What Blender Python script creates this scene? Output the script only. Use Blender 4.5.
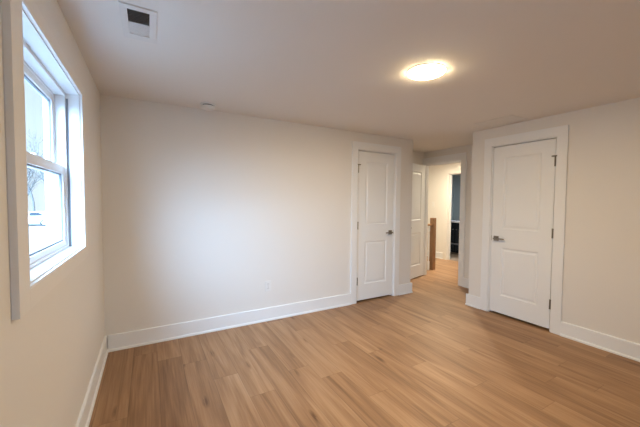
import bpy, bmesh, math, random
from mathutils import Vector, Matrix, noise

# ------------------------------------------------------------------ clear
for o in list(bpy.data.objects):
    bpy.data.objects.remove(o, do_unlink=True)
SC = bpy.context.scene
COL = SC.collection

# ------------------------------------------------------------------ key dimensions (metres)
H = 2.284            # ceiling
W = 4.056            # closet wall on the right
D = 3.268            # back wall
XC = 3.782           # outer corner of the back wall
YC = 2.497           # outer corner of the right wall
W2, D2 = 4.798, 3.970   # alcove walls
W3 = 6.522           # far wall of the hall
FRONT = -1.0
WT = 0.12
FX0, FX1, FZ0, FZ1 = 0.35, 0.90, 1.08, 1.995     # window added in the front wall, behind the camera, for fill light

# ------------------------------------------------------------------ camera
cam_data = bpy.data.cameras.new('camera')
cam = bpy.data.objects.new('camera', cam_data)
COL.objects.link(cam)
cam_data.sensor_fit = 'HORIZONTAL'
cam_data.sensor_width = 36.0
cam_data.lens = 302.78 / 640 * 36.0
cam_data.clip_start = 0.02
cam_data.clip_end = 300
yaw, pitch, roll = 0.5147, -0.0393, 0.0077
fw = Vector((math.sin(yaw) * math.cos(pitch), math.cos(yaw) * math.cos(pitch), math.sin(pitch)))
rt = Vector((math.cos(yaw), -math.sin(yaw), 0))
up = rt.cross(fw)
r2 = rt * math.cos(roll) + up * math.sin(roll)
u2 = -rt * math.sin(roll) + up * math.cos(roll)
M = Matrix((r2, u2, -fw)).transposed().to_4x4()
M.translation = Vector((0.3583, 0.0, 1.3634))
cam.matrix_world = M
SC.camera = cam

# ------------------------------------------------------------------ exposure / world
SC.view_settings.view_transform = 'Standard'
SC.view_settings.look = 'None'
SC.view_settings.gamma = 1.0
SC.view_settings.use_curve_mapping = False
SC.view_settings.exposure = 0.0
SKY = 1.2
SUN_GLOW = 62.0
SUN_AZ = math.radians(51)
SUN_EL = math.radians(36)
SUN_POW = 5.0
LAMP = 240.0
HALL_LAMP = 375.0
BATH_FILL = 330.0

world = bpy.data.worlds.new('overcast_sky')
SC.world = world
world.use_nodes = True
wn = world.node_tree
wn.nodes.clear()
w_out = wn.nodes.new('ShaderNodeOutputWorld')
w_bg = wn.nodes.new('ShaderNodeBackground')
w_tc = wn.nodes.new('ShaderNodeTexCoord')
w_sep = wn.nodes.new('ShaderNodeSeparateXYZ')
w_rmp = wn.nodes.new('ShaderNodeValToRGB')
w_rmp.color_ramp.elements[0].position = 0.0
w_rmp.color_ramp.elements[0].color = (0.80, 0.90, 1.0, 1)
w_rmp.color_ramp.elements[1].position = 0.7
w_rmp.color_ramp.elements[1].color = (0.58, 0.78, 1.0, 1)
wn.links.new(w_tc.outputs['Generated'], w_sep.inputs[0])
wn.links.new(w_sep.outputs['Z'], w_rmp.inputs[0])
wn.links.new(w_rmp.outputs['Color'], w_bg.inputs['Color'])
# thin overcast: the cloud is brightest round the veiled sun
w_nrm = wn.nodes.new('ShaderNodeVectorMath')
w_nrm.operation = 'DOT_PRODUCT'
w_nrm.inputs[1].default_value = (-math.cos(SUN_AZ) * math.cos(SUN_EL), -math.sin(SUN_AZ) * math.cos(SUN_EL), math.sin(SUN_EL))
wn.links.new(w_tc.outputs['Generated'], w_nrm.inputs[0])
w_max = wn.nodes.new('ShaderNodeMath')
w_max.operation = 'MAXIMUM'
w_max.inputs[1].default_value = 0.0
wn.links.new(w_nrm.outputs['Value'], w_max.inputs[0])
w_pow = wn.nodes.new('ShaderNodeMath')
w_pow.operation = 'POWER'
w_pow.inputs[1].default_value = SUN_POW
wn.links.new(w_max.outputs[0], w_pow.inputs[0])
w_glow = wn.nodes.new('ShaderNodeBackground')
w_glow.inputs['Color'].default_value = (0.47, 0.71, 1.06, 1)
w_str = wn.nodes.new('ShaderNodeMath')
w_str.operation = 'MULTIPLY'
w_str.inputs[1].default_value = SUN_GLOW
wn.links.new(w_pow.outputs[0], w_str.inputs[0])
wn.links.new(w_str.outputs[0], w_glow.inputs['Strength'])
w_bg.inputs['Strength'].default_value = SKY
w_add = wn.nodes.new('ShaderNodeAddShader')
wn.links.new(w_bg.outputs[0], w_add.inputs[0])
wn.links.new(w_glow.outputs[0], w_add.inputs[1])
wn.links.new(w_add.outputs[0], w_out.inputs['Surface'])


def portal(name, loc, rot, sx, sy):
    ld = bpy.data.lights.new(name, 'AREA')
    ld.shape = 'RECTANGLE'
    ld.size, ld.size_y = sx, sy
    ld.cycles.is_portal = True
    lo = bpy.data.objects.new(name, ld)
    COL.objects.link(lo)
    lo.location = loc
    lo.rotation_euler = rot


# portals only steer the sampling of the sky through the window openings
portal('sky_portal_left', (-0.17, 1.80, 1.54), (0, math.radians(-90), 0), 1.0, 1.05)

portal('sky_portal_front', ((FX0 + FX1) / 2, FRONT - 0.17, (FZ0 + FZ1) / 2), (math.radians(90), 0, 0), FX1 - FX0 + 0.1, FZ1 - FZ0 + 0.1)

# ------------------------------------------------------------------ materials


def mat(name, col, rough=0.5, metal=0.0, spec=0.5, bump=None, var=None):
    m = bpy.data.materials.new(name)
    m.use_nodes = True
    nt = m.node_tree
    b = nt.nodes['Principled BSDF']
    b.inputs['Base Color'].default_value = (*col, 1)
    b.inputs['Roughness'].default_value = rough
    b.inputs['Metallic'].default_value = metal
    b.inputs['Specular IOR Level'].default_value = spec
    tc = nt.nodes.new('ShaderNodeTexCoord')
    if bump:
        n = nt.nodes.new('ShaderNodeTexNoise')
        n.inputs['Scale'].default_value = bump[0]
        n.inputs['Detail'].default_value = 3
        bp = nt.nodes.new('ShaderNodeBump')
        bp.inputs['Strength'].default_value = bump[1]
        bp.inputs['Distance'].default_value = 0.002
        nt.links.new(tc.outputs['Object'], n.inputs['Vector'])
        nt.links.new(n.outputs['Fac'], bp.inputs['Height'])
        nt.links.new(bp.outputs['Normal'], b.inputs['Normal'])
    if var:
        n = nt.nodes.new('ShaderNodeTexNoise')
        n.inputs['Scale'].default_value = var[0]
        n.inputs['Detail'].default_value = 4
        mx = nt.nodes.new('ShaderNodeMix')
        mx.data_type = 'RGBA'
        mx.inputs['A'].default_value = (*col, 1)
        mx.inputs['B'].default_value = (*var[1], 1)
        nt.links.new(tc.outputs['Object'], n.inputs['Vector'])
        nt.links.new(n.outputs['Fac'], mx.inputs['Factor'])
        nt.links.new(mx.outputs['Result'], b.inputs['Base Color'])
    return m


M_WALL = mat('warm_white_wall_paint', (0.805, 0.78, 0.745), 0.65, bump=(260, 0.12), var=(1.2, (0.79, 0.765, 0.73)))
M_CEIL = mat('flat_ceiling_paint', (0.83, 0.795, 0.755), 0.9, bump=(220, 0.15), var=(1.0, (0.82, 0.785, 0.745)))
M_TRIM = mat('white_trim_paint', (0.85, 0.865, 0.88), 0.42, bump=(90, 0.05))
M_DOOR = mat('white_door_paint', (0.85, 0.87, 0.885), 0.45, bump=(150, 0.06))
M_CASE = mat('window_casing_paint', (0.81, 0.785, 0.75), 0.5, bump=(200, 0.08))
M_VINYL = mat('white_vinyl', (0.80, 0.82, 0.84), 0.35, bump=(60, 0.03))
M_GASKET = mat('grey_weather_seal', (0.22, 0.24, 0.27), 0.6, bump=(80, 0.1))
M_NICKEL = mat('satin_nickel', (0.27, 0.24, 0.20), 0.32, 1.0, bump=(300, 0.04))
M_HINGE = mat('aged_nickel_hinge', (0.22, 0.20, 0.17), 0.4, 1.0, bump=(300, 0.04))
M_RUBBER = mat('dark_rubber', (0.05, 0.045, 0.04), 0.7, bump=(200, 0.1))
M_PLASTIC = mat('white_plastic', (0.80, 0.79, 0.77), 0.4, bump=(100, 0.03))
M_SLOT = mat('dark_slot', (0.03, 0.03, 0.03), 0.7, bump=(100, 0.1))
M_DUCT = mat('duct_shade', (0.16, 0.16, 0.16), 0.7, bump=(40, 0.2))  # dark colour stands for the shade inside the duct
M_VENT = mat('grey_white_vent_enamel', (0.78, 0.755, 0.725), 0.45, bump=(120, 0.05))
M_SLAT = mat('shaded_vent_slat', (0.25, 0.25, 0.25), 0.45, bump=(120, 0.05))  # same slats as the pale half, shade of the open louvres put into colour
M_OAK = mat('oak_newel', (0.31, 0.165, 0.075), 0.45, bump=(120, 0.2), var=(14, (0.24, 0.12, 0.052)))
M_BLUE = mat('blue_grey_wall_paint', (0.34, 0.385, 0.405), 0.65, bump=(260, 0.12))
M_BLACK = mat('black_lacquer', (0.006, 0.007, 0.009), 0.25, bump=(40, 0.02))
M_STONE = mat('white_counter_stone', (0.62, 0.62, 0.65), 0.25, var=(9, (0.52, 0.52, 0.56)))
M_TAUPE = mat('taupe_floor_tile', (0.24, 0.18, 0.14), 0.5, var=(6, (0.30, 0.23, 0.18)))
M_BARK = mat('pale_bark', (0.11, 0.105, 0.10), 0.9, bump=(20, 0.6), var=(5, (0.08, 0.076, 0.072)))
M_CAR = mat('white_car_paint', (0.75, 0.77, 0.80), 0.25, bump=(10, 0.01))
M_CARGLASS = mat('dark_car_glass', (0.03, 0.04, 0.05), 0.08, bump=(10, 0.01))
M_TYRE = mat('black_tyre', (0.02, 0.02, 0.02), 0.8, bump=(60, 0.3))
M_GROUND = mat('pale_concrete', (0.25, 0.245, 0.24), 0.9, bump=(12, 0.3), var=(0.6, (0.18, 0.18, 0.17)))
M_SIDING = mat('grey_siding', (0.55, 0.57, 0.6), 0.7, bump=(30, 0.2))


def mat_emit(name, col, strength):
    m = bpy.data.materials.new(name)
    m.use_nodes = True
    nt = m.node_tree
    b = nt.nodes['Principled BSDF']
    b.inputs['Base Color'].default_value = (0.8, 0.8, 0.8, 1)
    b.inputs['Emission Color'].default_value = (*col, 1)
    b.inputs['Emission Strength'].default_value = strength
    return m


M_LAMP = mat_emit('lit_lamp_diffuser', (1.0, 0.775, 0.455), LAMP)
M_LAMP_HALL = mat_emit('lit_hall_lamp_diffuser', (1.0, 0.86, 0.62), HALL_LAMP)


M_FILL_BATH = mat_emit('cool_fill_diffuser', (0.92, 0.97, 1.0), BATH_FILL)


def mat_glass():
    m = bpy.data.materials.new('clear_window_glass')
    m.use_nodes = True
    nt = m.node_tree
    nt.nodes.clear()
    out = nt.nodes.new('ShaderNodeOutputMaterial')
    mx = nt.nodes.new('ShaderNodeMixShader')
    tr = nt.nodes.new('ShaderNodeBsdfTransparent')
    gl = nt.nodes.new('ShaderNodeBsdfGlossy')
    mx.inputs[0].default_value = 0.04
    tr.inputs['Color'].default_value = (0.93, 0.97, 0.98, 1)
    gl.inputs['Roughness'].default_value = 0.02
    nt.links.new(tr.outputs[0], mx.inputs[1])
    nt.links.new(gl.outputs[0], mx.inputs[2])
    nt.links.new(mx.outputs[0], out.inputs['Surface'])
    return m


M_GLASS = mat_glass()


def mat_floor():
    """oak plank vinyl: every plank face carries its tone, its seed and its own uv in metres."""
    m = bpy.data.materials.new('oak_plank_floor')
    m.use_nodes = True
    nt = m.node_tree
    N, L = nt.nodes, nt.links
    b = N['Principled BSDF']
    uv = N.new('ShaderNodeUVMap')
    uv.uv_map = 'plank'
    at = N.new('ShaderNodeAttribute')
    at.attribute_name = 'tone'
    sd = N.new('ShaderNodeAttribute')
    sd.attribute_name = 'seed'
    sep = N.new('ShaderNodeSeparateXYZ')
    L.new(uv.outputs['UV'], sep.inputs[0])

    def math_(op, a, c=None):
        n = N.new('ShaderNodeMath')
        n.operation = op
        for i, v in enumerate((a, c)):
            if v is None:
                continue
            if isinstance(v, (int, float)):
                n.inputs[i].default_value = v
            else:
                L.new(v, n.inputs[i])
        return n.outputs[0]

    def coord(fx, fy):
        c = N.new('ShaderNodeCombineXYZ')
        L.new(math_('MULTIPLY', sep.outputs['X'], fx), c.inputs[0])
        L.new(math_('MULTIPLY', sep.outputs['Y'], fy), c.inputs[1])
        L.new(math_('MULTIPLY', sd.outputs['Fac'], 57.0), c.inputs[2])
        return c.outputs[0]

    def noise_(v, detail, rough=0.55, dist=0.0):
        n = N.new('ShaderNodeTexNoise')
        n.inputs['Scale'].default_value = 1.0
        n.inputs['Detail'].default_value = detail
        n.inputs['Roughness'].default_value = rough
        n.inputs['Distortion'].default_value = dist
        L.new(v, n.inputs['Vector'])
        return n.outputs['Fac']

    broad = noise_(coord(10.0, 0.85), 2.5, 0.5, 0.9)
    fine = noise_(coord(75.0, 2.2), 4, 0.6, 0.3)
    pore = noise_(coord(230.0, 9.0), 2)
    # plank tone ramp
    ramp = N.new('ShaderNodeValToRGB')
    e = ramp.color_ramp.elements
    e[0].position = 0.0
    e[0].color = (0.150, 0.074, 0.033, 1)
    e[1].position = 1.0
    e[1].color = (0.520, 0.325, 0.180, 1)
    e2 = ramp.color_ramp.elements.new(0.5)
    e2.color = (0.350, 0.195, 0.098, 1)
    v = math_('ADD', at.outputs['Fac'], math_('MULTIPLY', math_('SUBTRACT', broad, 0.5), 1.15))
    v = math_('ADD', v, math_('MULTIPLY', math_('SUBTRACT', fine, 0.5), 0.62))
    v = math_('ADD', v, math_('MULTIPLY', math_('SUBTRACT', pore, 0.5), 0.14))
    # knots: rare stretched dark eyes
    vo = N.new('ShaderNodeTexVoronoi')
    vo.inputs['Scale'].default_value = 1.0
    L.new(coord(5.0, 1.5), vo.inputs['Vector'])
    kn = N.new('ShaderNodeMapRange')
    kn.inputs['From Min'].default_value = 0.03
    kn.inputs['From Max'].default_value = 0.13
    kn.inputs['To Min'].default_value = 0.45
    kn.inputs['To Max'].default_value = 0.0
    L.new(vo.outputs['Distance'], kn.inputs['Value'])
    v = math_('SUBTRACT', v, math_('MULTIPLY', kn.outputs[0], math_('GREATER_THAN', fine, 0.47)))
    L.new(v, ramp.inputs[0])
    # micro-bevel seams
    ed = N.new('ShaderNodeAttribute')
    ed.attribute_name = 'plen'
    dx = math_('MINIMUM', sep.outputs['X'], math_('SUBTRACT', 0.1825, sep.outputs['X']))
    dy = math_('MINIMUM', sep.outputs['Y'], math_('SUBTRACT', ed.outputs['Fac'], sep.outputs['Y']))
    dm = math_('MINIMUM', dx, dy)
    sm = N.new('ShaderNodeMapRange')
    sm.inputs['From Min'].default_value = 0.0008
    sm.inputs['From Max'].default_value = 0.0026
    sm.inputs['To Min'].default_value = 0.72
    sm.inputs['To Max'].default_value = 1.0
    L.new(dm, sm.inputs['Value'])
    mx = N.new('ShaderNodeMix')
    mx.data_type = 'RGBA'
    mx.blend_type = 'MULTIPLY'
    mx.inputs['Factor'].default_value = 1.0
    L.new(ramp.outputs['Color'], mx.inputs['A'])
    L.new(sm.outputs[0], mx.inputs['B'])
    L.new(mx.outputs['Result'], b.inputs['Base Color'])
    b.inputs['Roughness'].default_value = 0.48
    b.inputs['Specular IOR Level'].default_value = 0.35
    bp = N.new('ShaderNodeBump')
    bp.inputs['Strength'].default_value = 0.12
    bp.inputs['Distance'].default_value = 0.001
    L.new(fine, bp.inputs['Height'])
    L.new(bp.outputs['Normal'], b.inputs['Normal'])
    return m


M_FLOOR = mat_floor()

# ------------------------------------------------------------------ mesh helpers


class MB:
    def __init__(self):
        self.bm = bmesh.new()

    def box(self, x0, x1, y0, y1, z0, z1):
        v = [self.bm.verts.new((x, y, z)) for z in (z0, z1) for y in (y0, y1) for x in (x0, x1)]
        for f in ((0, 2, 3, 1), (4, 5, 7, 6), (0, 1, 5, 4), (2, 6, 7, 3), (0, 4, 6, 2), (1, 3, 7, 5)):
            self.bm.faces.new([v[i] for i in f])
        return self

    def prism(self, pts, a, b, axis):
        """extrude the closed outline pts (2-D) from a to b along axis 'x', 'y' or 'z'."""
        def p3(p, t):
            return {'x': (t, p[0], p[1]), 'y': (p[0], t, p[1]), 'z': (p[0], p[1], t)}[axis]
        A = [self.bm.verts.new(p3(p, a)) for p in pts]
        B = [self.bm.verts.new(p3(p, b)) for p in pts]
        n = len(pts)
        for i in range(n):
            self.bm.faces.new((A[i], A[(i + 1) % n], B[(i + 1) % n], B[i]))
        self.bm.faces.new(A[::-1])
        self.bm.faces.new(B)
        return self

    def cyl(self, c0, c1, r0, r1=None, n=20):
        r1 = r0 if r1 is None else r1
        c0, c1 = Vector(c0), Vector(c1)
        d = (c1 - c0).normalized()
        q = d.orthogonal().normalized()
        s = d.cross(q)
        A, B = [], []
        for i in range(n):
            t = 2 * math.pi * i / n
            o = q * math.cos(t) + s * math.sin(t)
            A.append(self.bm.verts.new(c0 + o * r0))
            B.append(self.bm.verts.new(c1 + o * r1))
        for i in range(n):
            self.bm.faces.new((A[i], A[(i + 1) % n], B[(i + 1) % n], B[i]))
        self.bm.faces.new(A[::-1])
        self.bm.faces.new(B)
        return self

    def lathe(self, prof, centre, axis='z', n=40):
        """revolve (radius, height) pairs around an axis through centre."""
        rings = []
        cx, cy, cz = centre
        for r, h in prof:
            ring = []
            for i in range(n):
                t = 2 * math.pi * i / n
                a, b = r * math.cos(t), r * math.sin(t)
                p = {'z': (cx + a, cy + b, cz + h), 'y': (cx + a, cy + h, cz + b), 'x': (cx + h, cy + a, cz + b)}[axis]
                ring.append(self.bm.verts.new(p))
            rings.append(ring)
        for k in range(len(rings) - 1):
            for i in range(n):
                self.bm.faces.new((rings[k][i], rings[k][(i + 1) % n], rings[k + 1][(i + 1) % n], rings[k + 1][i]))
        self.bm.faces.new(rings[0][::-1])
        self.bm.faces.new(rings[-1])
        return self

    def build(self, name, m, parent=None, bevel=0.0, smooth=False, origin=None):
        bmesh.ops.recalc_face_normals(self.bm, faces=self.bm.faces[:])
        if origin is not None:
            bmesh.ops.translate(self.bm, verts=self.bm.verts[:], vec=-Vector(origin))
        me = bpy.data.meshes.new(name)
        self.bm.to_mesh(me)
        self.bm.free()
        o = bpy.data.objects.new(name, me)
        COL.objects.link(o)
        if origin is not None:
            o.location = origin
        me.materials.append(m)
        if smooth:
            for p in me.polygons:
                p.use_smooth = True
        if bevel:
            md = o.modifiers.new('edge', 'BEVEL')
            md.width = bevel
            md.segments = 2
            md.limit_method = 'ANGLE'
        if parent is not None:
            o.parent = parent
        return o


def tag(o, label, cat, group=None, kind=None):
    o['label'] = label
    o['category'] = cat
    if group:
        o['group'] = group
    if kind:
        o['kind'] = kind
    return o


def struct(o, label, cat):
    return tag(o, label, cat, kind='structure')


def empty(name, loc, rz=0.0):
    o = bpy.data.objects.new(name, None)
    COL.objects.link(o)
    o.location = loc
    o.rotation_euler = (0, 0, rz)
    o.empty_display_size = 0.1
    return o


# ================================================================== SETTING
# ---- floor: one mesh, one face per plank
PW, PL, PX0 = 0.1825, 1.22, 0.0435
JOINT = {2: 2.86, 3: 2.70, 4: 2.36, 5: 2.02, 6: 2.69, 7: 2.195, 8: 1.98, 9: 2.85, 10: 2.40, 11: 2.11,
         12: 1.765, 13: 1.34, 14: 2.19, 15: 1.72, 1: 3.05, 0: 2.2, -1: 2.0}
TONE = {(3, 0): 0.30, (2, -1): 0.36, (1, -1): 0.42, (1, 0): 0.45, (0, 0): 0.42, (0, -1): 0.42, (4, -1): 0.52, (4, 0): 0.50, (3, -1): 0.46,
        (5, 0): 0.56, (6, -1): 0.52, (5, -1): 0.47, (7, -1): 0.58, (8, -1): 0.43, (8, 0): 0.60, (9, -1): 0.53, (9, -2): 0.58,
        (10, -1): 0.46, (11, -1): 0.47, (12, -1): 0.55, (13, -1): 0.48, (14, -1): 0.50, (15, -1): 0.44, (15, 0): 0.54}   # (row, index of the plank counted from its known joint) -> tone
rnd = random.Random(11)
HOLE = (4.3, 5.32, 4.24, 6.45)   # stairwell opening in the hall
fb = bmesh.new()
uvl = fb.loops.layers.uv.new('plank')
lt = fb.faces.layers.float.new('tone')
ls = fb.faces.layers.float.new('seed')
lp = fb.faces.layers.float.new('plen')
X0, X1, Y0, Y1 = -0.0, W3 + 0.06, FRONT, 6.5
prev = None
for row in range(-1, 37):
    xa, xb = PX0 + PW * row, PX0 + PW * (row + 1)
    j = JOINT.get(row)
    if j is None:
        j = rnd.uniform(0, PL)
        while prev is not None and abs(((j - prev) + PL / 2) % PL - PL / 2) < 0.2:
            j = rnd.uniform(0, PL)
    prev = j
    k0 = math.floor((Y0 - j) / PL) - 1
    for k in range(k0, k0 + 9):
        ya, yb = j + PL * k, j + PL * (k + 1)
        tone = TONE.get((row, k), rnd.gauss(0.50, 0.065))
        seed = rnd.random()
        cx0, cx1, cy0, cy1 = max(xa, X0), min(xb, X1), max(ya, Y0), min(yb, Y1)
        if cx1 - cx0 < 1e-4 or cy1 - cy0 < 1e-4:
            continue
        rects = [(cx0, cx1, cy0, cy1)]
        hx0, hx1, hy0, hy1 = HOLE
        if cx1 > hx0 and cx0 < hx1 and cy1 > hy0 and cy0 < hy1:
            rects = []
            if cy0 < hy0:
                rects.append((cx0, cx1, cy0, hy0))
            if cy1 > hy1:
                rects.append((cx0, cx1, hy1, cy1))
            a, b_ = max(cy0, hy0), min(cy1, hy1)
            if cx0 < hx0:
                rects.append((cx0, hx0, a, b_))
            if cx1 > hx1:
                rects.append((hx1, cx1, a, b_))
        for (p, q, r, s) in rects:
            vs = [fb.verts.new(c) for c in ((p, r, 0), (q, r, 0), (q, s, 0), (p, s, 0))]
            f = fb.faces.new(vs)
            f[lt], f[ls], f[lp] = tone, seed, PL
            for lo, c in zip(f.loops, ((p, r), (q, r), (q, s), (p, s))):
                lo[uvl].uv = (c[0] - xa, c[1] - ya)
top = fb.faces[:]
# give the boards their thickness
bot = bmesh.ops.extrude_face_region(fb, geom=top)
bmesh.ops.translate(fb, verts=[g for g in bot['geom'] if isinstance(g, bmesh.types.BMVert)], vec=(0, 0, -0.012))
bmesh.ops.recalc_face_normals(fb, faces=fb.faces[:])
fme = bpy.data.meshes.new('floor')
fb.to_mesh(fme)
fb.free()
floor = bpy.data.objects.new('floor', fme)
COL.objects.link(floor)
fme.materials.append(M_FLOOR)
struct(floor, 'tan oak-look plank floor running from the bedroom out into the hall', 'floor')

# ---- sub floor / stairwell shaft
mb = MB()
mb.box(-0.15, 4.3, FRONT - 0.15, 6.65, -0.25, -0.0125)
mb.box(4.3, 5.32, FRONT - 0.15, 4.24, -0.25, -0.0125)
mb.box(5.32, 9.2, FRONT - 0.15, 6.65, -0.25, -0.0125)
mb.box(4.18, 4.3, 4.12, 6.65, -2.6, -0.25)
mb.box(5.32, 5.44, 4.12, 6.65, -2.6, -0.25)
mb.box(4.3, 5.32, 4.12, 4.24, -2.6, -0.25)
mb.box(4.3, 5.32, 6.53, 6.65, -2.6, -0.0125)
mb.box(4.18, 5.44, 4.12, 6.65, -2.7, -2.6)
struct(mb.build('subfloor', M_WALL), 'floor slab and stairwell shaft under the hall floor', 'floor')

# ---- ceiling
ceil = MB().box(-0.15, 9.2, FRONT - 0.15, 6.65, H, H + 0.15).build('ceiling', M_CEIL)
struct(ceil, 'flat off-white ceiling over the bedroom and hall', 'ceiling')

# ---- walls
WY0, WY1, WZ0, WZ1 = 1.308, 2.290, 1.080, 1.986     # window opening in the left wall
mb = MB()
mb.box(-0.15, 0, FRONT - 0.15, WY0, 0, H).box(-0.15, 0, WY1, 6.65, 0, H)
mb.box(-0.15, 0, WY0, WY1, 0, WZ0).box(-0.15, 0, WY0, WY1, WZ1, H)
struct(mb.build('wall_left', M_WALL), 'left bedroom wall with the double-hung window', 'wall')

DL, DR, DH = 2.783, 3.428, 2.05                   # narrow closet door in the back wall
mb = MB()
mb.box(0, DL - 0.02, D, D + WT, 0, H).box(DR + 0.02, XC, D, D + WT, 0, H)
mb.box(DL - 0.02, DR + 0.02, D, D + WT, DH + 0.02, H)
mb.box(XC - WT, XC, D + WT, D2, 0, H)
struct(mb.build('wall_back', M_WALL), 'back bedroom wall with the narrow closet door', 'wall')

EL, ER = 2.217, 1.557                            # closet door in the right wall
mb = MB()
mb.box(W, W + WT, FRONT - 0.15, ER - 0.02, 0, H).box(W, W + WT, EL + 0.02, YC, 0, H)
mb.box(W, W + WT, ER - 0.02, EL + 0.02, DH + 0.02, H)
mb.box(W + WT, W2, YC - WT, YC, 0, H)
struct(mb.build('wall_right', M_WALL), 'right bedroom wall with the lever-handled door', 'wall')

OY0, OY1 = 3.195, 3.950                           # bedroom doorway, in the alcove wall
mb = MB()
mb.box(W2, W2 + WT, YC - WT, OY0 - 0.02, 0, H).box(W2, W2 + WT, OY1 + 0.02, D2 + WT, 0, H)
mb.box(W2, W2 + WT, OY0 - 0.02, OY1 + 0.02, DH + 0.02, H)
struct(mb.build('wall_alcove_right', M_WALL), 'alcove wall holding the open doorway to the hall', 'wall')
mb = MB().box(XC - WT, W2, D2, D2 + WT, 0, H)
struct(mb.build('wall_alcove_back', M_WALL), 'short alcove wall behind the open bedroom door', 'wall')

# front wall, behind the camera, with a window opening added for fill light
mb = MB()
mb.box(0, FX0, FRONT - 0.15, FRONT, 0, H).box(FX1, W, FRONT - 0.15, FRONT, 0, H)
mb.box(FX0, FX1, FRONT - 0.15, FRONT, 0, FZ0).box(FX0, FX1, FRONT - 0.15, FRONT, FZ1, H)
struct(mb.build('wall_front', M_WALL), 'front bedroom wall opposite the narrow closet door', 'wall')

# closets behind the two closed doors, so that no daylight leaks round them
mb = MB().box(2.3, 2.42, D + WT, 4.2, 0, H).box(2.42, XC - WT, 4.08, 4.2, 0, H)
struct(mb.build('wall_closet_back', M_WALL), 'closet walls behind the narrow closet door', 'wall')
mb = MB().box(W + WT, W2 + WT, 0.6, 0.72, 0, H).box(W2, W2 + WT, 0.72, YC - WT, 0, H)
struct(mb.build('wall_closet_right', M_WALL), 'closet walls behind the lever-handled door', 'wall')

# hall
BO0, BO1, BH = 3.92, 4.745, 2.03                 # bathroom opening in the far hall wall
mb = MB()
mb.box(W3, W3 + WT, 1.9, BO0 - 0.02, 0, H).box(W3, W3 + WT, BO1 + 0.02, 6.65, 0, H)
mb.box(W3, W3 + WT, BO0 - 0.02, BO1 + 0.02, BH + 0.02, H)
struct(mb.build('wall_hall_far', M_WALL), 'warmly lit hall wall seen through the bedroom doorway', 'wall')
mb = MB().box(W2 + WT, W3, 1.9, 2.02, 0, H).box(4.18, W3, 6.53, 6.65, 0, H).box(4.18, 4.3, D2 + WT, 6.53, -0.0125, H)
struct(mb.build('wall_hall_side', M_WALL), 'side walls closing the hall and stairwell', 'wall')
# room beyond the hall
mb = MB()
mb.box(9.08, 9.2, 2.9, 6.65, 0, H).box(W3 + WT, 9.08, 2.9, 3.02, 0, H).box(W3 + WT, 9.08, 6.53, 6.65, 0, H)
mb.box(W3 + WT, W3 + WT + 0.012, 3.02, BO0 - 0.11, 0, H).box(W3 + WT, W3 + WT + 0.012, BO1 + 0.11, 6.53, 0, H)
struct(mb.build('wall_bathroom', M_BLUE), 'blue-grey walls of the room beyond the hall', 'wall')
mb = MB().box(W3 + 0.06, 9.08, 3.02, 6.53, -0.0125, 0.001)
struct(mb.build('floor_bathroom', M_TAUPE), 'taupe floor of the room beyond the hall', 'floor')

# ---- stairs going down behind the newel
mb = MB()
for i in range(8):
    mb.box(4.3, 5.32, 4.24 + 0.25 * i, 4.24 + 0.25 * (i + 1) + 0.02, -2.6, -0.19 * (i + 1))
struct(mb.build('trim_stairs', M_OAK), 'wooden stairs going down beside the hall', 'stairs')

# ---- baseboards
BHT = 0.148
PROF = [(0, 0), (0.027, 0), (0.027, 0.012), (0.022, 0.020), (0.0155, 0.022), (0.0155, BHT - 0.006), (0.012, BHT), (0, BHT)]


def base_x(mb, x0, x1, y, sgn):
    """along x, on the wall plane y, sticking out by sgn."""
    mb.prism([(y + sgn * a, z) for a, z in PROF], x0, x1, 'x')


def base_y(mb, y0, y1, x, sgn):
    mb.prism([(x + sgn * a, z) for a, z in PROF], y0, y1, 'y')


CW, CT = 0.094, 0.018     # casing width, thickness
mb = MB()
base_y(mb, FRONT, D - 0.0, 0, 1)
struct(mb.build('baseboard_left', M_TRIM), 'white baseboard along the left wall under the window', 'baseboard')
mb = MB()
base_x(mb, 0.027, DL - 0.012 - CW, D, -1)
base_x(mb, DR + 0.012 + CW, XC + 0.027, D, -1)
base_y(mb, D, D2, XC, 1)
struct(mb.build('baseboard_back', M_TRIM), 'white baseboard along the back wall either side of the narrow door', 'baseboard')
mb = MB()
base_y(mb, FRONT, ER - 0.012 - CW, W, -1)
base_y(mb, EL + 0.012 + CW, YC + 0.027, W, -1)
base_x(mb, W, W2, YC, 1)
struct(mb.build('baseboard_right', M_TRIM), 'white baseboard along the right wall either side of the door', 'baseboard')
mb = MB()
base_y(mb, YC + 0.027, OY0 - 0.012 - CW, W2, -1)
base_x(mb, XC + 0.027, W2, D2, -1)
struct(mb.build('baseboard_alcove', M_TRIM), 'white baseboard in the alcove beside the doorway', 'baseboard')
mb = MB()
base_y(mb, BO1 + 0.012 + CW, 6.53, W3, -1)
base_y(mb, 2.02, BO0 - 0.012 - CW, W3, -1)
struct(mb.build('baseboard_hall', M_TRIM), 'white baseboard along the far hall wall', 'baseboard')
mb = MB()
base_x(mb, 0, W, FRONT, 1)
struct(mb.build('baseboard_front', M_TRIM), 'white baseboard along the front wall', 'baseboard')


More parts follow.
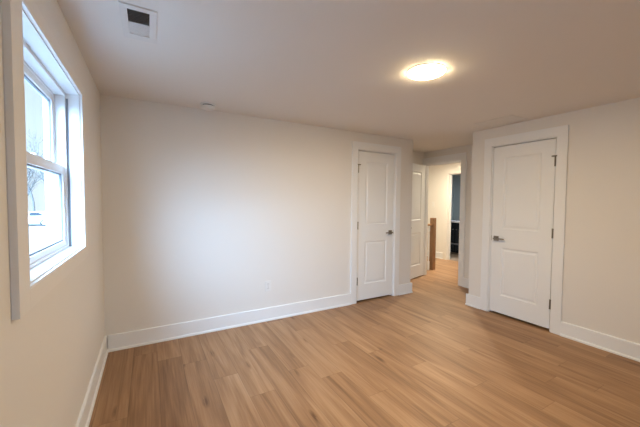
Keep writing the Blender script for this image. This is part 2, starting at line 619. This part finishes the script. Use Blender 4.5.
# ---- door casings and jambs
def casing(name, label, plane, p, sgn, a0, a1, top, depth, both=False, paint=None):
    """flat casing round an opening a0..a1 on plane x=p or y=p facing sgn, with a jamb liner of the wall's depth."""
    mb = MB()
    g = 0.012

    def put(u0, u1, d0, d1, z0, z1):
        q0, q1 = sorted((p + sgn * d0, p + sgn * d1))
        if plane == 'y':
            mb.box(u0, u1, q0, q1, z0, z1)
        else:
            mb.box(q0, q1, u0, u1, z0, z1)
    faces = [(0, CT)]
    if both:
        faces.append((-depth - CT, -depth))
    for d0, d1 in faces:
        put(a0 - g - CW, a0 - g, d0, d1, 0, top + g)
        put(a1 + g, a1 + g + CW, d0, d1, 0, top + g)
        put(a0 - g - CW, a1 + g + CW, d0, d1, top + g, top + g + CW)
    # jamb liner
    put(a0 - 0.0195, a0, -depth - 0.001, 0.001, 0, top)
    put(a1, a1 + 0.0195, -depth - 0.001, 0.001, 0, top)
    put(a0 - 0.0195, a1 + 0.0195, -depth - 0.001, 0.001, top, top + 0.0195)
    # door stop bead
    put(a0, a0 + 0.012, -depth + 0.02, -0.045, 0, top - 0.012)
    put(a1 - 0.012, a1, -depth + 0.02, -0.045, 0, top - 0.012)
    put(a0, a1, -depth + 0.02, -0.045, top - 0.012, top)
    return struct(mb.build(name, paint or M_TRIM, bevel=0.002), label, 'door casing')


casing('trim_1', 'white casing around the narrow closet door in the back wall', 'y', D, -1, DL, DR, DH, WT)
casing('trim_2', 'white casing around the lever-handled door in the right wall', 'x', W, -1, ER, EL, DH, WT)
# alcove doorway: its far leg is cut narrow by the alcove corner
mb = MB()
gx = W2 - CT
mb.box(gx, W2, OY0 - 0.012 - CW, OY0 - 0.012, 0, DH + 0.012)
mb.box(gx, W2, OY1 + 0.010, D2, 0, DH + 0.012)
mb.box(gx, W2, OY0 - 0.012 - CW, D2, DH + 0.012, DH + 0.012 + 0.108)
mb.box(W2 - 0.001, W2 + WT + 0.001, OY0 - 0.0195, OY0, 0, DH)
mb.box(W2 - 0.001, W2 + WT + 0.001, OY1, OY1 + 0.0195, 0, DH)
mb.box(W2 - 0.001, W2 + WT + 0.001, OY0 - 0.0195, OY1 + 0.0195, DH, DH + 0.0195)
mb.box(W2 + 0.045, W2 + 0.10, OY0, OY0 + 0.012, 0, DH - 0.012)
mb.box(W2 + 0.045, W2 + 0.10, OY1 - 0.012, OY1, 0, DH - 0.012)
mb.box(W2 + 0.045, W2 + 0.10, OY0, OY1, DH - 0.012, DH)
mb.box(W2 + WT, W2 + WT + CT, OY0 - 0.012 - CW, OY0 - 0.012, 0, DH + 0.012)
mb.box(W2 + WT, W2 + WT + CT, OY1 + 0.012, OY1 + 0.012 + CW, 0, DH + 0.012)
mb.box(W2 + WT, W2 + WT + CT, OY0 - 0.012 - CW, OY1 + 0.012 + CW, DH + 0.012, DH + 0.012 + CW)
struct(mb.build('trim_3', M_TRIM, bevel=0.002), 'white casing around the open doorway to the hall', 'door casing')
casing('trim_4', 'white casing around the hall opening to the blue-grey room', 'x', W3, -1, BO0, BO1, BH, WT, both=True, paint=M_CASE)


# ---- doors: two-panel moulded slabs
def door_slab(name, width, height, parent=None):
    """local frame: hinge edge at x=0, slab runs +x, faces at y=-t/2 and y=+t/2, bottom at z=0."""
    t = 0.035
    bm = bmesh.new()
    st = 0.124
    pan = [(st, width - st, 0.215, 0.80), (st, width - st, 1.025, height - 0.130)]
    xs = [0, st, width - st, width]
    zs = [0, pan[0][2], pan[0][3], pan[1][2], pan[1][3], height]
    rings = [(0.0, 0.0), (0.007, 0.0045), (0.013, 0.0085), (0.022, 0.0090), (0.034, 0.0062), (0.040, 0.0035)]
    for s in (-1, 1):
        grid = [[bm.verts.new((x, s * t / 2, z)) for x in xs] for z in zs]
        for i in range(5):
            for j in range(3):
                if j == 1 and i in (1, 3):
                    prevr = [grid[i][1], grid[i][2], grid[i + 1][2], grid[i + 1][1]]
                    x0, x1, z0, z1 = xs[1], xs[2], zs[i], zs[i + 1]
                    for ins, dep in rings[1:]:
                        y = s * (t / 2 - dep)
                        ring = [bm.verts.new(c) for c in ((x0 + ins, y, z0 + ins), (x1 - ins, y, z0 + ins), (x1 - ins, y, z1 - ins), (x0 + ins, y, z1 - ins))]
                        for q in range(4):
                            bm.faces.new((prevr[q], prevr[(q + 1) % 4], ring[(q + 1) % 4], ring[q]))
                        prevr = ring
                    bm.faces.new(prevr)
                else:
                    bm.faces.new((grid[i][j], grid[i][j + 1], grid[i + 1][j + 1], grid[i + 1][j]))
        if s == -1:
            front = grid
        else:
            back = grid
    border = [(0, j) for j in range(4)] + [(i, 3) for i in range(1, 6)] + [(5, j) for j in range(2, -1, -1)] + [(i, 0) for i in range(4, 0, -1)]
    n = len(border)
    for k in range(n):
        (a, b), (c, d) = border[k], border[(k + 1) % n]
        bm.faces.new((front[a][b], front[c][d], back[c][d], back[a][b]))
    bmesh.ops.recalc_face_normals(bm, faces=bm.faces[:])
    me = bpy.data.meshes.new(name)
    bm.to_mesh(me)
    bm.free()
    me.materials.append(M_DOOR)
    o = bpy.data.objects.new(name, me)
    COL.objects.link(o)
    return o


def lever(door, width, z, side, front=-1):
    """square-rose lever set on one face; side=+1: latch at the +x end, lever points back to the hinge."""
    t = 0.0175
    x = width - 0.060
    y0 = front * t
    mb = MB()
    ya, yb = sorted((y0, y0 + front * 0.008))
    mb.box(x - 0.030, x + 0.030, ya, yb, z - 0.030, z + 0.030)
    h = mb.build('door_handle', M_NICKEL, door, bevel=0.002)
    mb = MB()
    mb.cyl((x, y0 + front * 0.008, z), (x, y0 + front * 0.045, z), 0.011, 0.010, 16)
    ya, yb = sorted((y0 + front * 0.038, y0 + front * 0.052))
    mb.prism([(x + 0.013, z - 0.010), (x + 0.013, z + 0.010), (x - 0.02, z + 0.010), (x - 0.112, z + 0.007), (x - 0.116, z), (x - 0.112, z - 0.007), (x - 0.02, z - 0.010)], ya, yb, 'y')
    mb.build('lever', M_NICKEL, h, bevel=0.002)
    return h


def hinges(door, front, zs, stop_z):
    for z in zs:
        mb = MB()
        mb.cyl((-0.003, front * 0.025, z - 0.045), (-0.003, front * 0.025, z + 0.045), 0.0075, n=12)
        mb.cyl((-0.003, front * 0.025, z - 0.050), (-0.003, front * 0.025, z - 0.045), 0.0085, n=12)
        mb.cyl((-0.003, front * 0.025, z + 0.045), (-0.003, front * 0.025, z + 0.052), 0.0085, n=12)
        mb.box(-0.002, 0.004, min(front * 0.0172, front * 0.027), max(front * 0.0172, front * 0.027), z - 0.044, z + 0.044)
        hg = mb.build('hinge', M_HINGE, door)
        if z == stop_z:
            mb = MB()
            mb.cyl((-0.024, front * 0.038, z + 0.056), (0.024, front * 0.038, z + 0.056), 0.0065, n=10)
            mb.cyl((-0.003, front * 0.025, z + 0.048), (-0.003, front * 0.038, z + 0.056), 0.0055, n=10)
            mb.cyl((0.018, front * 0.038, z + 0.056), (0.018, front * 0.0178, z + 0.056), 0.007, n=10)
            mb.cyl((-0.016, front * 0.038, z + 0.056), (-0.016, front * 0.024, z + 0.056), 0.007, n=10)
            mb.build('hinge_stop', M_HINGE, hg)


def strike(door, width, z, front):
    mb = MB()
    mb.box(width - 0.0005, width + 0.0028, min(front * 0.004, front * 0.0185), max(front * 0.004, front * 0.0185), z - 0.030, z + 0.030)
    mb.build('latch_plate', M_HINGE, door)


GAP = 0.005
# narrow closet door in the back wall: hinges at its left edge
w1 = DR - DL - 2 * GAP
d1 = door_slab('door_1', w1, DH - 0.026 - 0.011)
d1.location = (DL + GAP, D + 0.0175 + 0.003, 0.026)
hinges(d1, -1, (0.265, 1.02, 1.775), 1.775)
lever(d1, w1, 0.905, 1, -1)
strike(d1, w1, 0.905, -1)
struct(d1, 'narrow white two-panel closet door in the back wall', 'door')

# door in the right wall: hinges at its near edge, seen on the right
w2_ = EL - ER - 2 * GAP
d2 = door_slab('door_2', w2_, DH - 0.026 - 0.011)
d2.location = (W + 0.0175 + 0.003, ER + GAP, 0.026)
d2.rotation_euler = (0, 0, math.radians(90))      # local +x -> world +y ; local +y -> world -x
hinges(d2, 1, (0.265, 1.02, 1.775), 1.775)
lever(d2, w2_, 0.905, 1, 1)
strike(d2, w2_, 0.905, 1)
struct(d2, 'white two-panel door with a lever handle in the right wall', 'door')

# bedroom door, standing open in the alcove
w3_ = OY1 - OY0 - 2 * GAP
d3 = door_slab('door_3', w3_, DH - 0.026 - 0.011)
ang = math.radians(180 + 17.0)
d3.location = (W2 - 0.030, OY1 - 0.022, 0.022)
d3.rotation_euler = (0, 0, ang)
hinges(d3, -1, (0.265, 1.02, 1.775), None)
lever(d3, w3_, 0.905, 1, 1)
struct(d3, 'white two-panel bedroom door standing open into the alcove', 'door')

# ---- window in the left wall
win = empty('window_1', (0, (WY0 + WY1) / 2, WZ0))
struct(win, 'white double-hung window in the left wall', 'window')
WO = Vector((0, (WY0 + WY1) / 2, WZ0))


def wpart(mb, name, m, parent=None, bevel=0.0):
    return mb.build(name, m, None, bevel)


def rel(o, parent, off):
    o.parent = parent
    o.location = o.location - off
    return o


# flat picture-frame casing on the wall
mb = MB()
ci = 0.0
co = 0.092
mb.box(0, 0.020, WY0 - co, WY0 - ci, WZ0 - 0.075, WZ1 + 0.068)
mb.box(0, 0.020, WY1 + 0.012, WY1 + 0.012 + co, WZ0 - 0.075, WZ1 + 0.068)
mb.box(0, 0.020, WY0, WY1 + 0.012, WZ1 + 0.010, WZ1 + 0.068)
mb.box(0, 0.020, WY0, WY1 + 0.012, WZ0 - 0.075, WZ0 - 0.010)
rel(mb.build('window_casing', M_CASE, None, bevel=0.0015), win, WO)
# white inner edge trim and reveal lining
mb = MB()
mb.box(-0.055, 0.0205, WY1, WY1 + 0.012, WZ0 - 0.010, WZ1 + 0.010)
mb.box(-0.055, 0.0205, WY0 - 0.0005, WY0 + 0.002, WZ0 - 0.010, WZ1 + 0.010)
mb.box(-0.055, 0.0205, WY0, WY1, WZ1, WZ1 + 0.010)
mb.box(-0.055, 0.0205, WY0, WY1, WZ0 - 0.010, WZ0)
# thin stepped stop just inside the edge
mb.box(-0.055, 0.008, WY1 - 0.006, WY1, WZ0, WZ1)
mb.box(-0.055, 0.008, WY0, WY1 - 0.006, WZ1 - 0.006, WZ1)
mb.box(-0.055, 0.008, WY0, WY1 - 0.006, WZ0, WZ0 + 0.006)
rel(mb.build('window_reveal', M_TRIM, None, bevel=0.001), win, WO)
# vinyl master frame with its two tracks
a0, a1, b0, b1 = WY0 + 0.002, WY1 - 0.006, WZ0 + 0.006, WZ1 - 0.006
mb = MB()
fwid = 0.030
for (y0, y1, z0, z1) in ((a0, a0 + fwid, b0, b1), (a1 - fwid, a1, b0, b1), (a0 + fwid, a1 - fwid, b1 - fwid, b1), (a0 + fwid, a1 - fwid, b0, b0 + 0.018)):
    mb.box(-0.150, -0.100, y0, y1, z0, z1)
for (y0, y1, z0, z1) in ((a0, a0 + 0.022, b0, b1), (a1 - 0.022, a1, b0, b1), (a0 + 0.022, a1 - 0.022, b1 - 0.020, b1), (a0 + 0.022, a1 - 0.022, b0, b0 + 0.014)):
    mb.box(-0.100, -0.055, y0, y1, z0, z1)
rel(mb.build('window_frame', M_VINYL, None, bevel=0.0015), win, WO)
# dark weather seal beside the frame
mb = MB()
mb.box(-0.0552, -0.0440, a1 - 0.0025, a1 - 0.0002, b0 + 0.002, b1 - 0.03)
rel(mb.build('weather_seal', M_GASKET), win, WO)


def sash(name, xf, xb, y0, y1, z0, z1, stile, rail_t, rail_b):
    mb = MB()
    mb.box(xb, xf, y0, y0 + stile, z0, z1).box(xb, xf, y1 - stile, y1, z0, z1)
    mb.box(xb, xf, y0 + stile, y1 - stile, z1 - rail_t, z1).box(xb, xf, y0 + stile, y1 - stile, z0, z0 + rail_b)
    s = mb.build(name, M_VINYL, None, bevel=0.002)
    rel(s, win, WO)
    # glazing bead
    mb = MB()
    xm = (xf + xb) / 2 + 0.002
    g = 0.007
    mb.box(xm - 0.004, xm + 0.006, y0 + stile, y0 + stile + g, z0 + rail_b, z1 - rail_t)
    mb.box(xm - 0.004, xm + 0.006, y1 - stile - g, y1 - stile, z0 + rail_b, z1 - rail_t)
    mb.box(xm - 0.004, xm + 0.006, y0 + stile, y1 - stile, z1 - rail_t - g, z1 - rail_t)
    mb.box(xm - 0.004, xm + 0.006, y0 + stile, y1 - stile, z0 + rail_b, z0 + rail_b + g)
    bd = mb.build('glazing_bead', M_GASKET)
    bd.parent = s
    mb = MB()
    mb.box(xm - 0.003, xm + 0.001, y0 + stile - 0.004, y1 - stile + 0.004, z0 + rail_b - 0.004, z1 - rail_t + 0.004)
    pn = mb.build('pane', M_GLASS)
    pn.parent = s
    return s


sash('lower_sash', -0.064, -0.098, a0 + 0.018, a1 - 0.018, b0 + 0.012, 1.556, 0.036, 0.046, 0.030)
sash('upper_sash', -0.104, -0.138, a0 + 0.026, a1 - 0.026, 1.512, b1 - 0.024, 0.036, 0.040, 0.040)
# sash lock on the meeting rail
mb = MB()
mb.box(-0.096, -0.070, 1.772, 1.828, 1.556, 1.562)
mb.cyl((-0.083, 1.80, 1.562), (-0.083, 1.80, 1.570), 0.010, n=14)
rel(mb.build('sash_lock', M_VINYL), win, WO)

# ---- narrower window in the front wall, added unseen to give cool fill
win2 = empty('fill_window', ((FX0 + FX1) / 2, FRONT, FZ0))
struct(win2, 'narrow white window added in the unseen front wall for cool fill light', 'window')
W2O = Vector(((FX0 + FX1) / 2, FRONT, FZ0))
mb = MB()
ya, yb = FRONT - 0.13, FRONT - 0.07
mb.box(FX0, FX0 + 0.035, ya, yb, FZ0, FZ1).box(FX1 - 0.035, FX1, ya, yb, FZ0, FZ1)
mb.box(FX0 + 0.035, FX1 - 0.035, ya, yb, FZ0, FZ0 + 0.035).box(FX0 + 0.035, FX1 - 0.035, ya, yb, FZ1 - 0.035, FZ1)
mb.box(FX0 + 0.035, FX1 - 0.035, ya, yb, 1.52, 1.56)
rel(mb.build('window_frame', M_VINYL, None, bevel=0.002), win2, W2O)
mb = MB().box(FX0 + 0.03, FX1 - 0.03, FRONT - 0.102, FRONT - 0.098, FZ0 + 0.03, FZ1 - 0.03)
rel(mb.build('pane', M_GLASS), win2, W2O)
mb = MB()
for u0, u1, z0, z1 in ((FX0 - 0.09, FX0, FZ0 - 0.09, FZ1 + 0.09), (FX1, FX1 + 0.09, FZ0 - 0.09, FZ1 + 0.09), (FX0, FX1, FZ1, FZ1 + 0.09), (FX0, FX1, FZ0 - 0.09, FZ0)):
    mb.box(u0, u1, FRONT, FRONT + 0.018, z0, z1)
rel(mb.build('window_casing', M_CASE, None, bevel=0.0015), win2, W2O)

# ================================================================== OUTSIDE
GZ = -1.3
mb = MB().box(-70, 60, -60, 90, GZ - 0.3, GZ)
struct(mb.build('ground', M_GROUND), 'pale open ground outside the left window', 'ground')


def tree(loc, height, seed, label, spread=1.0):
    r = random.Random(seed)
    root = empty('bare_tree', loc)
    tag(root, label, 'tree', 'bare trees outside the window')
    tr, br = MB(), MB()

    def branch(mbx, p, d, ln, rad, depth):
        q = p
        segs = 3
        dd = d.copy()
        for i in range(segs):
            dd = (dd + Vector((r.uniform(-.18, .18), r.uniform(-.18, .18), r.uniform(-.05, .12)))).normalized()
            nq = q + dd * (ln / segs)
            ra, rb = rad * (1 - 0.25 * i / segs), rad * (1 - 0.25 * (i + 1) / segs)
            mbx.cyl(q, nq, ra, rb, 7 if depth < 2 else 4)
            q = nq
            if depth < 5 and (i > 0 or depth > 0):
                for _ in range(1 if i < segs - 1 else 2):
                    t = Vector((r.uniform(-1, 1), r.uniform(-1, 1), r.uniform(-0.1, 0.9))).normalized()
                    nd = (dd * 0.75 + t * 0.75 * spread).normalized()
                    branch(br, q, nd, ln * r.uniform(0.52, 0.72), rb * 0.62, depth + 1)
    branch(tr, Vector((0, 0, 0)), Vector((0, 0, 1)), height * 0.42, height * 0.014, 0)
    tr.build('trunk', M_BARK, root)
    br.build('branches', M_BARK, root)
    return root


tree((-10.9, 46.0, GZ), 8.5, 3, 'bare tree whose slim trunk shows in the lower window pane')
tree((-13.2, 52.0, GZ), 9.5, 8, 'bare tree standing farthest from the window')
tree((-6.7, 34.0, GZ), 8.5, 21, 'bare tree nearest the far edge of the window pane')

# parked car, side-on
car = empty('parked_car', (-10.2, 41.0, GZ))
tag(car, 'white parked car on the pale ground outside the window', 'car')
side = [(-2.15, 0.30), (-2.2, 0.62), (-2.05, 0.86), (-1.15, 0.98), (-0.45, 1.42), (0.95, 1.45), (1.65, 1.02), (2.1, 0.95), (2.2, 0.60), (2.15, 0.30)]
body = MB()
body.prism(side, -0.85, 0.85, 'y')
body.build('body', M_CAR, car, bevel=0.06)
for (x0, x1, x2, x3) in ((-0.95, -0.42, 0.18, 0.18), (0.26, 0.26, 0.92, 1.42)):
    mb = MB()
    mb.prism([(x0, 1.02), (x1, 1.36), (x2, 1.39), (x3, 1.03)], -0.862, -0.848, 'y')
    mb.build('side_window', M_CARGLASS, car)
for wx in (-1.38, 1.38):
    for wy in (-0.80, 0.80):
        mb = MB()
        mb.lathe([(0.18, -0.10), (0.30, -0.10), (0.33, -0.07), (0.33, 0.07), (0.30, 0.10), (0.18, 0.10)], (wx, wy, 0.33), 'y', 24)
        wh = mb.build('wheel', M_TYRE, car)
        mb = MB()
        sg = -1 if wy < 0 else 1
        mb.lathe([(0.19, 0.085 * sg), (0.19, 0.105 * sg), (0.05, 0.115 * sg)], (wx, wy, 0.33), 'y', 20)
        mb.build('hub_cap', M_VENT, wh)

# ================================================================== THINGS
# ---- ceiling disc light
LX, LY = 2.072, 1.525
lamp = empty('ceiling_light', (LX, LY, H))
tag(lamp, 'round flush lit disc light on the bedroom ceiling', 'ceiling light')
mb = MB().lathe([(0.1270, 0.0), (0.1275, -0.003), (0.1265, -0.005), (0.1235, -0.0055)], (0, 0, 0), n=64)
mb.build('rim', M_PLASTIC, lamp, smooth=False)
mb = MB().lathe([(0.1245, -0.005), (0.1225, -0.0075), (0.115, -0.0110), (0.085, -0.0155), (0.02, -0.0180)], (0, 0, 0), n=64)
mb.build('diffuser', M_LAMP, lamp)

hl = empty('ceiling_light', (5.6, 4.1, H))
tag(hl, 'round lit disc light on the hall ceiling', 'ceiling light')
mb = MB().lathe([(0.140, 0.0), (0.142, -0.010), (0.137, -0.020), (0.122, -0.021)], (0, 0, 0), n=48)
mb.build('rim', M_PLASTIC, hl)
mb = MB().lathe([(0.126, -0.0205), (0.123, -0.025), (0.09, -0.028), (0.03, -0.029)], (0, 0, 0), n=48)
mb.build('diffuser', M_LAMP_HALL, hl)

bl = empty('ceiling_light', (8.0, 4.3, H))  # lamp added out of view to brighten this room
tag(bl, 'added unseen fill light disc on the ceiling of the blue-grey room', 'ceiling light')
MB().lathe([(0.140, 0.0), (0.142, -0.010), (0.137, -0.020), (0.122, -0.021)], (0, 0, 0), n=48).build('rim', M_PLASTIC, bl)
MB().lathe([(0.126, -0.0205), (0.123, -0.025), (0.09, -0.028), (0.03, -0.029)], (0, 0, 0), n=48).build('diffuser', M_FILL_BATH, bl)

# ---- smoke detector
sd = empty('smoke_detector', (0.862, 3.075, H))
tag(sd, 'small round white smoke detector on the ceiling near the back wall', 'smoke detector')
MB().lathe([(0.070, 0.0), (0.070, -0.010), (0.066, -0.012)], (0, 0, 0), n=36).build('mounting_plate', M_PLASTIC, sd)
MB().lathe([(0.050, -0.012), (0.050, -0.022)], (0, 0, 0), n=36).build('vent_gap', M_SLOT, sd)
MB().lathe([(0.060, -0.022), (0.059, -0.040), (0.050, -0.049), (0.020, -0.051)], (0, 0, 0), n=36).build('cover', M_PLASTIC, sd)
MB().lathe([(0.010, -0.0505), (0.010, -0.055), (0.006, -0.0555)], (0.0, -0.012, 0), n=14).build('test_button', M_VENT, sd)

# ---- two-way ceiling vent near the window
vx0, vx1, vy0, vy1 = 0.248, 0.406, 1.712, 2.050
gx0, gx1, gy0, gym, gy1 = 0.279, 0.373, 1.744, 1.868, 1.992
vent = empty('ceiling_vent', ((vx0 + vx1) / 2, (vy0 + vy1) / 2, H))
tag(vent, 'rectangular louvred air vent with dark slots on the ceiling by the window', 'air vent')
vo = Vector(vent.location)
mb = MB()
mb.box(vx0, vx1, vy0, gy0, H - 0.008, H).box(vx0, vx1, gy1, vy1, H - 0.008, H)
mb.box(vx0, gx0, gy0, gy1, H - 0.008, H).box(gx1, vx1, gy0, gy1, H - 0.008, H)
mb.box(gx0, gx1, gym - 0.003, gym + 0.003, H - 0.008, H)
rel(mb.build('frame', M_VENT, None, bevel=0.0015), vent, vo)
mb = MB().box(gx0, gx1, gy0, gym - 0.003, H - 0.0012, H - 0.0002).box(gx0, gx1, gym + 0.003, gy1, H - 0.0012, H - 0.0002)  # thin dark sheets in place of a shaded duct
rel(mb.build('duct_opening', M_DUCT), vent, vo)
n = 8
for i in range(n):
    y = gy0 + (i + 0.5) * (gym - 0.003 - gy0) / n
    mb = MB().prism([(y - 0.002, H - 0.008), (y - 0.0012, H - 0.008), (y + 0.0032, H - 0.0013), (y + 0.0024, H - 0.0013)], gx0, gx1, 'x')
    rel(mb.build('louvre', M_SLAT), vent, vo)
for i in range(n):
    y = gym + 0.003 + (i + 0.5) * (gy1 - gym - 0.003) / n
    mb = MB().prism([(y - 0.0084, H - 0.0040), (y - 0.0084, H - 0.0048), (y + 0.0084, H - 0.0030), (y + 0.0084, H - 0.0022)], gx0, gx1, 'x')
    rel(mb.build('louvre', M_VENT), vent, vo)

# ---- flush register over the right wall
rx0, rx1, ry0, ry1 = 3.665, 3.975, 1.800, 2.235
reg = empty('ceiling_vent', ((rx0 + rx1) / 2, (ry0 + ry1) / 2, H))
tag(reg, 'flat pale rectangular vent cover on the ceiling near the right wall', 'air vent')
ro = Vector(reg.location)
mb = MB()
mb.box(rx0, rx1, ry0, ry0 + 0.03, H - 0.005, H).box(rx0, rx1, ry1 - 0.03, ry1, H - 0.005, H)
mb.box(rx0, rx0 + 0.03, ry0 + 0.03, ry1 - 0.03, H - 0.005, H).box(rx1 - 0.03, rx1, ry0 + 0.03, ry1 - 0.03, H - 0.005, H)
rel(mb.build('frame', M_VENT, None, bevel=0.002), reg, ro)
mb = MB().box(rx0 + 0.03, rx1 - 0.03, ry0 + 0.03, ry1 - 0.03, H - 0.003, H)
rel(mb.build('cover_plate', M_VENT), reg, ro)

# ---- wall outlet
ot = empty('power_outlet', (1.532, D, 0.335))
tag(ot, 'white duplex power outlet low on the back wall', 'power outlet')
oo = Vector(ot.location)
mb = MB().box(1.496, 1.568, D - 0.006, D, 0.337, 0.455)
rel(mb.build('cover_plate', M_PLASTIC, None, bevel=0.002), ot, oo)
for z in (0.372, 0.420):
    mb = MB().box(1.516, 1.548, D - 0.009, D - 0.0058, z - 0.015, z + 0.015)
    f = mb.build('socket_face', M_PLASTIC, None, bevel=0.002)
    rel(f, ot, oo)
    for dx in (-0.006, 0.006):
        s = MB().box(1.532 + dx - 0.0012, 1.532 + dx + 0.0012, D - 0.0094, D - 0.0088, z - 0.004, z + 0.006).build('slot', M_SLOT)
        s.parent = f
mb = MB().cyl((1.532, D - 0.0075, 0.396), (1.532, D - 0.0058, 0.396), 0.003, n=10)
rel(mb.build('screw', M_NICKEL), ot, oo)

# ---- light switch on the hall wall
sw = empty('light_switch', (W3, 5.175, 1.26))
tag(sw, 'white light switch on the lit hall wall beside the blue-grey room', 'light switch')
so = Vector(sw.location)
rel(MB().box(W3 - 0.006, W3, 5.139, 5.211, 1.262, 1.378).build('cover_plate', M_PLASTIC, None, bevel=0.002), sw, so)
rel(MB().prism([(W3 - 0.006, 1.290), (W3 - 0.008, 1.290), (W3 - 0.011, 1.350), (W3 - 0.006, 1.350)], 5.158, 5.192, 'y').build('rocker', M_PLASTIC), sw, so)

# ---- stair newel with rail and balusters
nw = empty('stair_railing', (5.362, 4.195, 0))
tag(nw, 'brown oak newel post with handrail and white balusters in the hall', 'stair railing')
mb = MB().box(-0.043, 0.043, -0.043, 0.043, 0, 1.052)
mb.build('newel_post', M_OAK, nw, bevel=0.004)
mb = MB().prism([(-0.030, 0.895), (0.030, 0.895), (0.032, 0.915), (0.026, 0.934), (-0.026, 0.934), (-0.032, 0.915)], -0.043, -1.062, 'x')
mb.build('handrail', M_OAK, nw, bevel=0.003)
for i in range(8):
    x = -0.115 - i * 0.118
    mb = MB()
    mb.box(x - 0.016, x + 0.016, -0.016, 0.016, 0, 0.18)
    mb.lathe([(0.016, 0.18), (0.012, 0.20), (0.015, 0.24), (0.011, 0.55), (0.009, 0.78)], (x, 0, 0), n=12)
    mb.box(x - 0.014, x + 0.014, -0.014, 0.014, 0.78, 0.896)
    mb.build('baluster', M_TRIM, nw)

# ---- black cabinet in the room beyond
va = empty('vanity_cabinet', (7.36, 5.15, 0))
tag(va, 'black cabinet with a white top in the blue-grey room beyond the hall', 'cabinet')
MB().box(0, 0.52, -0.6, 0.6, 0.05, 0.835).build('carcass', M_BLACK, va, bevel=0.003)
MB().box(-0.02, 0.54, -0.62, 0.62, 0.835, 0.868).build('countertop', M_STONE, va, bevel=0.003)
MB().box(0.05, 0.50, -0.56, 0.56, 0.0, 0.05).build('plinth', M_TAUPE, va)
MB().box(-0.006, 0.0, -0.59, 0.59, 0.262, 0.300).build('divider_rail', mat('grey_metal_strip', (0.16, 0.16, 0.18), 0.4, 0.3, bump=(50, 0.05)), va)
for s in (-1, 1):
    dd = MB().box(-0.018, 0.0, min(s * 0.006, s * 0.59), max(s * 0.006, s * 0.59), 0.31, 0.82).build('cabinet_door', M_BLACK, va, bevel=0.003)
    k = MB().cyl((-0.018, s * 0.05, 0.66), (-0.036, s * 0.05, 0.66), 0.011, 0.014, 14).build('knob', M_NICKEL)
    k.parent = dd
    dr = MB().box(-0.018, 0.0, min(s * 0.006, s * 0.59), max(s * 0.006, s * 0.59), 0.07, 0.252).build('drawer', M_BLACK, va, bevel=0.003)
    k = MB().cyl((-0.018, s * 0.30, 0.16), (-0.036, s * 0.30, 0.16), 0.011, 0.014, 14).build('knob', M_NICKEL)
    k.parent = dr
